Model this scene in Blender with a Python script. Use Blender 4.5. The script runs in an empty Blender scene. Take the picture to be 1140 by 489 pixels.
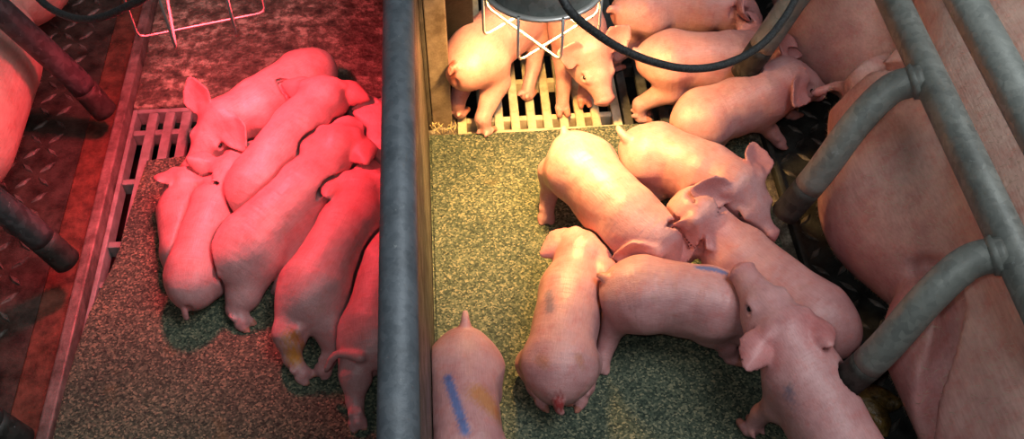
import bpy, bmesh, math, random
import numpy as np
from mathutils import Vector, Matrix

random.seed(7)
rng = np.random.default_rng(7)
scene = bpy.context.scene
col = scene.collection

# ------------------------------------------------------------------ camera
W_PX, H_PX = 1140.0, 489.0
FPX = 1150.0                                  # focal length in pixels
CAM_H = 1.30
YAW, PITCH = math.radians(3.99), math.radians(50.5)
cam_data = bpy.data.cameras.new('camera')
cam_data.sensor_width = 36.0
cam_data.lens = 36.0 * FPX / W_PX
cam_data.clip_start = 0.02
cam = bpy.data.objects.new('camera', cam_data)
cam.location = (0, 0, CAM_H)
cam.rotation_euler = (math.pi / 2 - PITCH, 0, -YAW)
col.objects.link(cam)
scene.camera = cam

# ------------------------------------------------------------------ world, lights, exposure
world = bpy.data.worlds.new('barn_air')
scene.world = world
world.use_nodes = True
world.node_tree.nodes['Background'].inputs[0].default_value = (0.78, 0.92, 1.0, 1)
world.node_tree.nodes['Background'].inputs[1].default_value = 0.06


def lamp(name, kind, loc, energy, color, size=0.05, rot=(0, 0, 0)):
    d = bpy.data.lights.new(name, kind)
    d.energy = energy
    d.color = color
    if kind == 'AREA':
        d.size = size
    else:
        d.shadow_soft_size = size
    o = bpy.data.objects.new(name, d)
    o.location = loc
    o.rotation_euler = rot
    col.objects.link(o)
    return o


# the camera's own flash beside the lens, and the barn's ceiling tubes far above
lamp('camera_flash', 'POINT', (-0.03, 0.03, 1.345), 9.5, (0.90, 0.97, 1.0), 0.025)
lamp('barn_ceiling_light', 'AREA', (1.3, 0.45, 2.9), 58.0, (0.92, 0.97, 1.0), 1.6)

scene.view_settings.view_transform = 'Standard'
scene.view_settings.look = 'None'
scene.view_settings.gamma = 1.0
scene.view_settings.use_curve_mapping = False
scene.view_settings.exposure = 0.0

# ------------------------------------------------------------------ surveying helpers
_F = np.array([math.cos(PITCH) * math.sin(YAW), math.cos(PITCH) * math.cos(YAW), -math.sin(PITCH)])
_R = np.array([math.cos(YAW), -math.sin(YAW), 0.0])
_U = np.cross(_R, _F)


def at(x, y, z=0.0):
    """world point at height z that the photograph shows at pixel (x, y)"""
    d = _F + _R * (x - W_PX / 2) / FPX + _U * (H_PX / 2 - y) / FPX
    return np.array([0, 0, CAM_H]) + d * ((z - CAM_H) / d[2])


def unit(v):
    v = np.asarray(v, float)
    return v / max(np.linalg.norm(v), 1e-9)


# ------------------------------------------------------------------ material helpers
class NT:
    def __init__(self, name):
        self.m = bpy.data.materials.new(name)
        self.m.use_nodes = True
        self.t = self.m.node_tree
        self.b = self.t.nodes['Principled BSDF']
        self.tc = self.t.nodes.new('ShaderNodeTexCoord')

    def n(self, kind, **kw):
        nd = self.t.nodes.new(kind)
        for k, v in kw.items():
            if k.startswith('i_'):
                nd.inputs[k[2:]].default_value = v
            else:
                setattr(nd, k, v)
        return nd

    def link(self, a, b):
        self.t.links.new(a, b)

    def vec(self, scale=(1, 1, 1), rot=(0, 0, 0)):
        mp = self.n('ShaderNodeMapping')
        mp.inputs['Scale'].default_value = scale
        mp.inputs['Rotation'].default_value = rot
        self.link(self.tc.outputs['Object'], mp.inputs['Vector'])
        return mp.outputs['Vector']

    def noise(self, scale, detail=4, rough=0.55, vec=None):
        nd = self.n('ShaderNodeTexNoise')
        nd.inputs['Scale'].default_value = scale
        nd.inputs['Detail'].default_value = detail
        nd.inputs['Roughness'].default_value = rough
        self.link(vec if vec is not None else self.tc.outputs['Object'], nd.inputs['Vector'])
        return nd.outputs['Fac']

    def voro(self, scale, vec=None, out='Distance'):
        nd = self.n('ShaderNodeTexVoronoi')
        nd.inputs['Scale'].default_value = scale
        self.link(vec if vec is not None else self.tc.outputs['Object'], nd.inputs['Vector'])
        return nd.outputs[out]

    def ramp(self, fac, stops):
        nd = self.n('ShaderNodeValToRGB')
        el = nd.color_ramp.elements
        while len(el) > len(stops):
            el.remove(el[-1])
        while len(el) < len(stops):
            el.new(0.5)
        for e, (p, c) in zip(el, stops):
            e.position = p
            e.color = (c[0], c[1], c[2], 1)
        self.link(fac, nd.inputs['Fac'])
        return nd.outputs['Color']

    def mix(self, fac, a, b, mode='MIX'):
        nd = self.n('ShaderNodeMix', data_type='RGBA', blend_type=mode)
        for sock, v in (('Factor', fac), ('A', a), ('B', b)):
            s = [i for i in nd.inputs if i.name == sock and i.enabled][0] if sock != 'Factor' else nd.inputs[0]
            if hasattr(v, 'is_linked'):
                self.link(v, s)
            elif sock == 'Factor':
                s.default_value = v
            else:
                s.default_value = (v[0], v[1], v[2], 1)
        return [o for o in nd.outputs if o.enabled][0]

    def math(self, op, a, b=None):
        nd = self.n('ShaderNodeMath', operation=op)
        for i, v in enumerate((a, b)):
            if v is None:
                continue
            if hasattr(v, 'is_linked'):
                self.link(v, nd.inputs[i])
            else:
                nd.inputs[i].default_value = v
        return nd.outputs[0]

    def bump(self, h, strength=0.3, dist=0.002):
        nd = self.n('ShaderNodeBump')
        nd.inputs['Strength'].default_value = strength
        nd.inputs['Distance'].default_value = dist
        self.link(h, nd.inputs['Height'])
        self.link(nd.outputs['Normal'], self.b.inputs['Normal'])

    def base(self, c):
        s = self.b.inputs['Base Color']
        if hasattr(c, 'is_linked'):
            self.link(c, s)
        else:
            s.default_value = (c[0], c[1], c[2], 1)

    def set(self, **kw):
        for k, v in kw.items():
            s = self.b.inputs[k.replace('_', ' ')]
            if hasattr(v, 'is_linked'):
                self.link(v, s)
            else:
                s.default_value = v
        return self


def skin_material(name, base, blotch, grime, rough, wrinkle, streak, sss=0.0):
    """pink skin: blotches, hair streaks and creases that follow the coat (attribute 'coat': along, across, height)"""
    t = NT(name)
    attr = t.n('ShaderNodeAttribute', attribute_name='tint')
    coat = t.n('ShaderNodeAttribute', attribute_name='coat')

    def cvec(sx, sy, sz):
        mp = t.n('ShaderNodeMapping')
        mp.inputs['Scale'].default_value = (sx, sy, sz)
        t.link(coat.outputs['Vector'], mp.inputs['Vector'])
        return mp.outputs['Vector']
    c = t.ramp(t.noise(24, 5, 0.62), [(0.36, base), (0.66, blotch)])
    red = t.ramp(t.noise(70, 4, 0.65), [(0.50, (1, 1, 1)), (0.72, (1.0, 0.80, 0.78))])
    c = t.mix(1.0, c, red, 'MULTIPLY')
    hair = t.noise(1.0, 3, 0.6, cvec(*streak))
    c = t.mix(1.0, c, t.ramp(hair, [(0.32, (0.91, 0.88, 0.87)), (0.52, (1, 1, 1)), (0.70, (1.08, 1.09, 1.09))]), 'MULTIPLY')
    c = t.mix(t.math('MULTIPLY', t.ramp(t.noise(38, 5, 0.7), [(0.58, (0, 0, 0)), (0.76, (1, 1, 1))]), 0.35), c, grime)
    c = t.mix(1.0, c, attr.outputs['Color'], 'MULTIPLY')
    t.base(c)
    t.set(Roughness=rough, Specular_IOR_Level=0.4)
    if sss:
        t.set(Subsurface_Weight=sss, Subsurface_Scale=0.010)
        t.b.inputs['Subsurface Radius'].default_value = (1.0, 0.35, 0.25)
    wr = t.noise(1.0, 3, 0.5, cvec(*wrinkle))
    lump = t.noise(42, 3, 0.5)
    h = t.math('ADD', t.math('MULTIPLY', wr, 0.36), t.math('MULTIPLY', lump, 0.55))
    h = t.math('ADD', h, t.math('MULTIPLY', hair, 0.16))
    t.bump(h, 0.55, 0.0055)
    return t.m


M = {}
M['piglet'] = skin_material('piglet_skin', (0.575, 0.298, 0.292), (0.465, 0.212, 0.212), (0.38, 0.20, 0.13), 0.38, (120, 20, 20), (75, 620, 620), 0.03)
M['sow'] = skin_material('sow_skin', (0.74, 0.490, 0.395), (0.62, 0.350, 0.285), (0.30, 0.19, 0.12), 0.55, (34, 12, 12), (40, 300, 300))


def galv(name, base, dark, rough=0.5, metal=0.55, dirt=(0.05, 0.04, 0.03)):
    t = NT(name)
    sp = t.ramp(t.voro(110, out='Color'), [(0.2, dark), (0.8, base)])
    n = t.ramp(t.noise(18, 5, 0.65), [(0.35, (0.65, 0.65, 0.65)), (0.65, (1.08, 1.08, 1.08))])
    c = t.mix(1.0, sp, n, 'MULTIPLY')
    fl = t.ramp(t.noise(70, 4, 0.7), [(0.66, (0, 0, 0)), (0.72, (1, 1, 1))])
    c = t.mix(t.math('MULTIPLY', fl, 0.5), c, (0.42, 0.44, 0.43))
    d = t.ramp(t.noise(9, 6, 0.75), [(0.50, (0, 0, 0)), (0.75, (1, 1, 1))])
    c = t.mix(t.math('MULTIPLY', d, 0.55), c, dirt)
    t.base(c)
    t.set(Roughness=rough, Metallic=metal)
    t.bump(t.noise(160, 4, 0.6), 0.25, 0.002)
    return t.m


M['rail'] = galv('galvanised_rail', (0.155, 0.18, 0.205), (0.115, 0.138, 0.16), 0.5, 0.15)
M['bar'] = galv('galvanised_crate_bar', (0.30, 0.315, 0.285), (0.22, 0.235, 0.215), 0.5, 0.15)
M['bar_end'] = galv('worn_bar_end', (0.05, 0.045, 0.04), (0.02, 0.018, 0.016), 0.65, 0.2)
M['bar_old'] = galv('grimy_crate_bar', (0.10, 0.105, 0.11), (0.05, 0.052, 0.055), 0.5, 0.3)
M['shade'] = galv('spun_lamp_shade', (0.30, 0.33, 0.31), (0.20, 0.225, 0.21), 0.6, 0.0)

t = NT('wire_steel'); t.base((0.62, 0.60, 0.56)); t.set(Roughness=0.35, Metallic=0.5); M['wire'] = t.m
t = NT('dimmed_wire'); t.base((0.20, 0.17, 0.15)); t.set(Roughness=0.5, Metallic=0.2); M['wire_dimmed'] = t.m  # guard steel darkened in colour to hold down the red lamp's glare
t = NT('lamp_cord_rubber'); t.base(t.ramp(t.noise(400, 3, 0.6), [(0.4, (0.012, 0.013, 0.014)), (0.7, (0.06, 0.065, 0.065))]))
t.set(Roughness=0.55); t.bump(t.noise(600, 2), 0.5, 0.001); M['cord'] = t.m
t = NT('reflector_inside'); t.base((0.8, 0.8, 0.78)); t.set(Roughness=0.3, Metallic=0.6); M['reflector'] = t.m


def glow(name, c, s):
    t = NT(name)
    t.base(c)
    t.b.inputs['Emission Color'].default_value = (*c, 1)
    t.b.inputs['Emission Strength'].default_value = s
    return t.m


M['bulb_white'] = glow('warm_bulb', (1.0, 0.72, 0.40), 18.0)
M['bulb_red'] = glow('red_bulb', (1.0, 0.05, 0.05), 18.0)

# rubber granulate mat
t = NT('rubber_granulate_mat')
cells = t.voro(380, out='Color')
sep = t.n('ShaderNodeSeparateColor'); t.link(cells, sep.inputs[0])
c = t.ramp(sep.outputs[0], [(0.0, (0.020, 0.032, 0.024)), (0.45, (0.070, 0.092, 0.066)), (0.78, (0.140, 0.155, 0.105)), (1.0, (0.30, 0.28, 0.18))])
big = t.ramp(t.noise(7, 4, 0.6), [(0.35, (0.72, 0.76, 0.74)), (0.65, (1.12, 1.08, 1.0))])
c = t.mix(1.0, c, big, 'MULTIPLY')
st = t.ramp(t.noise(12, 4, 0.6), [(0.62, (0, 0, 0)), (0.74, (1, 1, 1))])
c = t.mix(t.math('MULTIPLY', st, 0.45), c, (0.20, 0.14, 0.05))
t.base(c); t.set(Roughness=0.75, Specular_IOR_Level=0.3)
t.bump(t.math('ADD', sep.outputs[1], t.noise(700, 2)), 0.75, 0.0025)
M['mat'] = t.m

# dirty concrete
t = NT('crusted_concrete')
c = t.ramp(t.noise(36, 7, 0.74), [(0.34, (0.022, 0.015, 0.010)), (0.50, (0.14, 0.105, 0.072)), (0.62, (0.50, 0.43, 0.32))])
c = t.mix(t.ramp(t.noise(9, 4, 0.6), [(0.45, (0, 0, 0)), (0.65, (0.7, 0.7, 0.7))]), c, (0.035, 0.022, 0.013))
t.base(c); t.set(Roughness=0.6)
t.bump(t.math('ADD', t.noise(60, 7, 0.75), t.math('MULTIPLY', t.voro(120), 0.5)), 0.9, 0.008)
M['concrete'] = t.m


def slat_mat(name, a, b):
    t = NT(name)
    c = t.ramp(t.noise(40, 5, 0.65), [(0.35, b), (0.62, a)])
    t.base(c); t.set(Roughness=0.5)
    t.bump(t.noise(220, 3), 0.2, 0.001)
    return t.m


M['slat_light'] = slat_mat('buff_plastic_slat', (0.56, 0.48, 0.34), (0.36, 0.29, 0.19))
M['slat_grey'] = slat_mat('grey_plastic_slat', (0.27, 0.25, 0.24), (0.16, 0.14, 0.13))
M['slat_dark'] = slat_mat('dark_cast_slat', (0.075, 0.075, 0.07), (0.03, 0.03, 0.028))


def plate_mat(name, a, b):
    t = NT(name)
    c = t.ramp(t.noise(30, 6, 0.7), [(0.36, b), (0.66, a)])
    t.base(c); t.set(Roughness=t.ramp(t.noise(25, 4), [(0.3, (0.3,) * 3), (0.7, (0.65,) * 3)]), Metallic=0.25)
    t.bump(t.noise(150, 5, 0.7), 0.5, 0.003)
    return t.m


M['plate'] = plate_mat('grimy_tread_plate', (0.085, 0.066, 0.052), (0.018, 0.013, 0.010))
M['plate_black'] = plate_mat('black_tread_plate', (0.045, 0.047, 0.042), (0.010, 0.010, 0.009))
M['lug'] = plate_mat('worn_tread_lug', (0.22, 0.19, 0.165), (0.02, 0.016, 0.013))
M['strip'] = plate_mat('manure_stained_strip', (0.20, 0.075, 0.048), (0.05, 0.020, 0.012))
M['lip'] = plate_mat('worn_steel_lip', (0.30, 0.21, 0.19), (0.10, 0.065, 0.055))
M['panel'] = plate_mat('grey_partition_panel', (0.13, 0.11, 0.09), (0.06, 0.048, 0.038))
M['post'] = plate_mat('stained_post', (0.34, 0.27, 0.21), (0.13, 0.09, 0.062))
M['shadow_block'] = plate_mat('painted_shadow_black', (0.016, 0.015, 0.014), (0.006, 0.006, 0.005))  # near-black colour standing in for the shadow behind the post
M['pit'] = plate_mat('pit_slurry', (0.014, 0.011, 0.008), (0.005, 0.004, 0.003))
t = NT('straw_strand'); t.base((0.50, 0.40, 0.20)); t.set(Roughness=0.6); M['straw'] = t.m
t = NT('sow_bristle'); t.base((0.62, 0.50, 0.36)); t.set(Roughness=0.5); M['bristle'] = t.m
t = NT('dark_eye'); t.base((0.016, 0.012, 0.012)); t.set(Roughness=0.12); M['eye'] = t.m
t = NT('wet_manure')
t.base(t.ramp(t.noise(60, 5, 0.7), [(0.35, (0.02, 0.012, 0.004)), (0.62, (0.16, 0.095, 0.025))]))
t.set(Roughness=0.3); t.bump(t.noise(110, 4, 0.6), 0.7, 0.004); M['manure'] = t.m


# ------------------------------------------------------------------ mesh helpers
def link(name, me, mat, parent=None, loc=None):
    o = bpy.data.objects.new(name, me)
    if mat is not None and not me.materials:
        me.materials.append(mat)
    if loc is not None:
        o.location = loc
    o.parent = parent
    col.objects.link(o)
    return o


def tag(o, label=None, cat=None, group=None, kind=None):
    for k, v in (('label', label), ('category', cat), ('group', group), ('kind', kind)):
        if v:
            o[k] = v
    return o


def empty(name, loc):
    o = bpy.data.objects.new(name, None)
    o.empty_display_size = 0.05
    o.location = loc
    col.objects.link(o)
    return o


def bm_mesh(name, bm, smooth=False):
    me = bpy.data.meshes.new(name)
    bm.normal_update()
    bm.to_mesh(me)
    bm.free()
    if smooth:
        me.polygons.foreach_set('use_smooth', [True] * len(me.polygons))
    return me


def box_bm(bm, x0, x1, y0, y1, z0, z1, bevel=0.0):
    r = bmesh.ops.create_cube(bm, size=1.0)
    for v in r['verts']:
        v.co = Vector((x0 + (v.co.x + .5) * (x1 - x0), y0 + (v.co.y + .5) * (y1 - y0), z0 + (v.co.z + .5) * (z1 - z0)))
    if bevel > 0:
        es = list({e for v in r['verts'] for e in v.link_edges})
        bmesh.ops.bevel(bm, geom=es, offset=bevel, segments=2, affect='EDGES', profile=0.6)


def box_mesh(name, x0, x1, y0, y1, z0, z1, bevel=0.0):
    bm = bmesh.new()
    box_bm(bm, x0, x1, y0, y1, z0, z1, bevel)
    return bm_mesh(name, bm)


def smooth_path(pts, n=8):
    pts = [np.asarray(p, float) for p in pts]
    if len(pts) < 3:
        return pts
    P = [2 * pts[0] - pts[1]] + pts + [2 * pts[-1] - pts[-2]]
    out = []
    for i in range(1, len(P) - 2):
        p0, p1, p2, p3 = P[i - 1:i + 3]
        for k in range(n):
            u = k / n
            out.append(0.5 * (2 * p1 + (p2 - p0) * u + (2 * p0 - 5 * p1 + 4 * p2 - p3) * u * u + (3 * p1 - p0 - 3 * p2 + p3) * u ** 3))
    out.append(pts[-1])
    return out


def tube_bm(bm, pts, r, seg=14, hollow=False, mat=0):
    """swept tube along pts; r a number or one per point; a hollow one gets a bore at both ends"""
    pts = [np.asarray(p, float) for p in pts]
    n = len(pts)
    rs = [r] * n if np.isscalar(r) else list(r)
    tang = [unit(pts[min(i + 1, n - 1)] - pts[max(i - 1, 0)]) for i in range(n)]
    ref = np.array([0, 0, 1.0]) if abs(tang[0][2]) < 0.9 else np.array([1.0, 0, 0])
    a = unit(ref - tang[0] * (ref @ tang[0]))
    rings = []

    def ring(c, a, b, rad):
        return [bm.verts.new(c + (a * math.cos(2 * math.pi * k / seg) + b * math.sin(2 * math.pi * k / seg)) * rad) for k in range(seg)]

    frames = []
    for i in range(n):
        a = unit(a - tang[i] * (a @ tang[i]))
        frames.append((a, np.cross(tang[i], a)))
    if hollow:
        rings.append(ring(pts[0] + tang[0] * 0.02, *frames[0], rs[0] * 0.80))
        rings.append(ring(pts[0], *frames[0], rs[0] * 0.80))
    for i in range(n):
        rings.append(ring(pts[i], *frames[i], rs[i]))
    if hollow:
        rings.append(ring(pts[-1], *frames[-1], rs[-1] * 0.80))
        rings.append(ring(pts[-1] - tang[-1] * 0.02, *frames[-1], rs[-1] * 0.80))
    for A, B in zip(rings[:-1], rings[1:]):
        for k in range(seg):
            f = bm.faces.new((A[k], A[(k + 1) % seg], B[(k + 1) % seg], B[k]))
            f.smooth = True
            f.material_index = mat
    bm.faces.new(rings[0][::-1]).material_index = mat
    bm.faces.new(rings[-1]).material_index = mat


def tube(name, pts, r, mat, parent=None, seg=14, hollow=False):
    bm = bmesh.new()
    tube_bm(bm, pts, r, seg, hollow)
    return link(name, bm_mesh(name, bm), mat, parent)


def lathe(name, prof, mat, parent=None, seg=40, loc=(0, 0, 0)):
    bm = bmesh.new()
    rings = []
    for (r, z) in prof:
        rings.append([bm.verts.new((loc[0] + r * math.cos(2 * math.pi * k / seg), loc[1] + r * math.sin(2 * math.pi * k / seg), loc[2] + z)) for k in range(seg)])
    for A, B in zip(rings[:-1], rings[1:]):
        for k in range(seg):
            bm.faces.new((A[k], A[(k + 1) % seg], B[(k + 1) % seg], B[k])).smooth = True
    bmesh.ops.recalc_face_normals(bm, faces=bm.faces)
    return link(name, bm_mesh(name, bm), mat, parent)


# ------------------------------------------------------------------ the setting
MAT_Z = 0.012                                  # top of the rubber mats
X_DIV0, X_DIV1 = -0.097, -0.057                # partition faces
tag(link('floor', box_mesh('floor', -1.7, 1.7, -0.4, 2.6, -0.26, -0.16), M['pit']), kind='structure', label='dark slurry pit floor below the slats')

# solid concrete slab at the back of the left pen
tag(link('floor_slab', box_mesh('floor_slab', -0.583, X_DIV0, 1.372, 2.4, -0.10, 0.004, 0.004), M['concrete']), kind='structure',
    label='crusted brown concrete slab behind the sleeping piglets')
tag(link('floor_edge', box_mesh('floor_edge', X_DIV1, -0.008, 1.262, 2.4, -0.10, 0.0), M['concrete']), kind='structure',
    label='narrow dirty concrete edge beside the post')


def slat_floor(name, label, x0, x1, y0, y1, pitch, width, mat, ribs, edge=0.016):
    """a slatted panel: border frame, slats along Y, cross ribs a little lower"""
    root = tag(empty(name, (x0, y0, 0)), label, kind='structure')
    top = 0.0
    L, B = y1 - y0, x1 - x0
    for (nm, a, b, c, d) in (('frame_side', 0, edge, 0, L), ('frame_side', B - edge, B, 0, L), ('frame_end', edge, B - edge, 0, 0.010), ('frame_end', edge, B - edge, L - 0.010, L)):
        link(nm, box_mesh(nm, a, b, c, d, -0.03, top, 0.002), mat, root)
    n = int(round((B - 2 * edge + (pitch - width)) / pitch)) - 1
    pitch = (B - 2 * edge) / (n + 1 - (pitch - width) / pitch * 0) if n else pitch
    sm = box_mesh('slat', -width / 2, width / 2, 0.010, L - 0.010, -0.014, top, 0.003)
    for i in range(n):
        link('slat', sm, mat, root, (edge + pitch * (i + 1), 0, rng.uniform(-0.0008, 0.0)))
    rm = box_mesh('cross_rib', edge, B - edge, -0.006, 0.006, -0.03, top - 0.004, 0.002)
    for y in ribs:
        link('cross_rib', rm, mat, root, (0, y - y0, 0))
    return root


slat_floor('floor_slats_creep', 'grey slatted plastic floor showing beside the left rubber mat', -0.583, X_DIV0, 0.50, 1.370, 0.031, 0.017, M['slat_grey'],
           [0.62, 0.74, 0.86, 0.985, 1.065, 1.20, 1.315], edge=0.008)
slat_floor('floor_slats_buff', 'buff slatted plastic floor under the heat lamp piglets', -0.006, 0.285, 1.264, 1.80, 0.0312, 0.016, M['slat_light'],
           [1.305, 1.40, 1.50, 1.60, 1.70])
slat_floor('floor_slats_dark', 'dark slatted floor under the piglets by the sow', 0.289, 0.520, 1.264, 1.80, 0.0312, 0.018, M['slat_dark'],
           [1.32, 1.43, 1.54, 1.65])


def mat_mesh(name, outline, z0, z1):
    bm = bmesh.new()
    vs = [bm.verts.new((x, y, z0)) for x, y in outline]
    f = bm.faces.new(vs)
    r = bmesh.ops.extrude_face_region(bm, geom=[f])
    for v in [g for g in r['geom'] if isinstance(g, bmesh.types.BMVert)]:
        v.co.z = z1
    top = [f for f in bm.faces if all(abs(v.co.z - z1) < 1e-6 for v in f.verts)]
    bmesh.ops.bevel(bm, geom=list({e for f in top for e in f.edges}), offset=0.004, segments=2, affect='EDGES')
    bmesh.ops.recalc_face_normals(bm, faces=bm.faces)
    return bm_mesh(name, bm)


lm_edge = [at(x, y, MAT_Z) for x, y in ((163, 177), (155, 204), (146, 232), (138, 256), (132, 276), (122, 300), (112, 318), (99, 345), (84, 388), (70, 435), (58, 482))]
outline = [(p[0], p[1]) for p in lm_edge] + [(-0.583, 0.62), (-0.585, 0.45), (X_DIV0 - 0.001, 0.45), (X_DIV0 - 0.001, 1.262), (-0.30, 1.258)]
tag(link('rubber_mat', mat_mesh('rubber_mat', outline, 0.0005, MAT_Z), M['mat']), 'speckled rubber mat under the sleeping piglets in red light', 'mat', 'rubber creep mats')
outline = [(X_DIV1 + 0.001, 0.40), (0.498, 0.40), (0.498, 1.262), (0.3, 1.264), (0.12, 1.259), (X_DIV1 + 0.001, 1.2615)]
tag(link('rubber_mat', mat_mesh('rubber_mat', outline, 0.0005, MAT_Z), M['mat']), 'speckled green rubber mat under the warm heat lamp', 'mat', 'rubber creep mats')
tag(link('floor_under_mat', box_mesh('floor_under_mat', X_DIV1, 0.52, 0.35, 1.262, -0.08, 0.0), M['concrete']), kind='structure', label='floor beneath the right rubber mat')


def tread_plate(name, label, x0, x1, y0, y1, z, mat, flip=1):
    root = tag(link(name, box_mesh(name, x0, x1, y0, y1, z - 0.008, z), mat), label, kind='structure')
    bm = bmesh.new()
    p = 0.034
    nx, ny = int((x1 - x0) / p), int((y1 - y0) / p)
    for i in range(nx):
        for j in range(ny):
            cx, cy = x0 + (i + .5) * p, y0 + (j + .5) * p
            a = math.radians(45 if (i + j) % 2 else -45)
            dx, dy = math.cos(a), math.sin(a)
            l, w, h = 0.0165, 0.0048, 0.0032
            b = [(-l, 0), (0, -w), (l, 0), (0, w)]
            lo = [bm.verts.new((cx + u * dx - v * dy, cy + u * dy + v * dx, z)) for u, v in b]
            hi = [bm.verts.new((cx + u * .72 * dx - v * .5 * dy, cy + u * .72 * dy + v * .5 * dx, z + h)) for u, v in b]
            bm.faces.new(hi)
            for k in range(4):
                bm.faces.new((lo[k], lo[(k + 1) % 4], hi[(k + 1) % 4], hi[k]))
    tag(link('tread_lugs', bm_mesh('tread_lugs', bm), M['lug'], root), kind='stuff')
    return root


tread_plate('floor_tread_grimy', 'grimy tread plate floor under the left sow', -1.40, -0.655, 0.3, 2.3, 0.004, M['plate'])
tread_plate('floor_tread_black', 'black tread plate floor beside the right sow', 0.532, 1.50, 0.3, 2.3, 0.004, M['plate_black'])
tag(link('floor_strip', box_mesh('floor_strip', -0.654, -0.604, 0.3, 2.3, -0.02, 0.006, 0.002), M['strip']), kind='structure', label='reddish stained flat steel strip beside the tread plate')
tag(link('trim_1', box_mesh('trim_1', -0.603, -0.585, 0.3, 2.3, -0.05, 0.022, 0.003), M['lip']), kind='structure', label='worn steel lip between creep and sow floor')
tag(link('trim_2', box_mesh('trim_2', 0.521, 0.531, 0.3, 2.3, -0.05, 0.016, 0.003), M['plate_black']), kind='structure', label='black steel lip between mat and tread plate')

# the partition between the two pens
tag(link('wall_middle', box_mesh('wall_middle', X_DIV0, X_DIV1, 0.15, 2.3, -0.05, 0.362, 0.003), M['panel']), kind='structure', label='grey partition panel between the two pens')
tag(tube('pipe_rail', [(-0.078, 0.10, 0.381), (-0.078, 1.2, 0.381), (-0.078, 2.3, 0.381)], 0.0215, M['rail'], seg=32, hollow=True),
    'long galvanised pipe rail capping the partition between the pens', 'pipe')
po = empty('post', (X_DIV1 + 0.02, 1.29, 0))
tag(po, 'brown stained post standing against the partition beside the standing piglet', 'post')
bm = bmesh.new(); box_bm(bm, -0.012, 0.022, -0.004, 0.045, 0.0, 0.36, 0.002)
link('post_face', bm_mesh('post_face', bm), M['post'], po)
bm = bmesh.new(); box_bm(bm, -0.0195, -0.0135, -0.008, 0.045, 0.0, 0.36, 0.001)
link('edge_strip', bm_mesh('edge_strip', bm), M['panel'], po)
tag(link('wall_shadow', box_mesh('wall_shadow', 0.000 - 0.055, 0.03, 1.36, 2.3, 0.0, 0.33, 0.003), M['shadow_block']), kind='structure', label='black box added for the deep shadow behind the post')  # added box, its black colour fills in the deep shadow past the post


# ------------------------------------------------------------------ farrowing crates
FINGERS = []


def finger(parent, y, pts, mat, end_mat, r=0.021):
    P = smooth_path(pts, 7)
    FINGERS.append((P, r))
    k = len(P) - 6
    fb = tube('finger_bar', P[:k + 1], r, mat, parent, 22)
    tube('worn_tip', P[k:], r * 1.004, end_mat, fb, 22, True)
    # weld bead where the bar meets the rail
    return fb


def crate(name, label, rails, fingers, mat):
    root = tag(empty(name, (rails[0][0], 1.0, 0)), label, 'crate', 'farrowing crates')
    root.location = (0, 0, 0)
    for (x, z, y0, y1) in rails:
        tube('rail', [(x, y0, z), (x, (y0 + y1) / 2, z), (x, y1, z)], 0.0225, mat, root, 26, True)
    return root


cr = crate('farrowing_crate', 'galvanised farrowing crate bars over the large sow beside the suckling piglets', [(0.632, 0.35, 0.0, 2.4), (0.620, 0.50, 0.0, 2.4)], None, M['bar'])
for yj, ye in ((1.275, 1.245), (0.985, 0.945), (0.690, 0.650)):
    finger(cr, yj, [(0.620, yj, 0.350), (0.582, yj, 0.336), (0.540, (yj + ye) / 2, 0.295), (0.500, ye, 0.215), (0.470, ye, 0.132)], M['bar'], M['bar_end'])
    tube('weld_collar', [(0.6125, yj, 0.3480), (0.604, yj, 0.344)], [0.0255, 0.0225], M['bar'], cr, 22)
for y in (0.04, 2.36):
    tube('upright', [(0.628, y, 0.0), (0.628, y, 0.7)], 0.02, M['bar'], cr, 18)

cl = crate('farrowing_crate', 'grimy dark farrowing crate bars at the edge of the red-lit pen', [(-0.755, 0.35, 0.0, 2.4), (-0.75, 0.50, 0.0, 2.4)], None, M['bar_old'])
for yj, ye in ((1.30, 1.305), (0.985, 0.985), (0.68, 0.685)):
    finger(cl, yj, [(-0.742, yj, 0.347), (-0.712, yj, 0.325), (-0.668, (yj + ye) / 2, 0.23), (-0.630, ye, 0.14), (-0.603, ye, 0.060)], M['bar_old'], M['bar_end'])
for y in (0.04, 2.36):
    tube('upright', [(-0.755, y, 0.0), (-0.755, y, 0.7)], 0.02, M['bar_old'], cl, 18)


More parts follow.
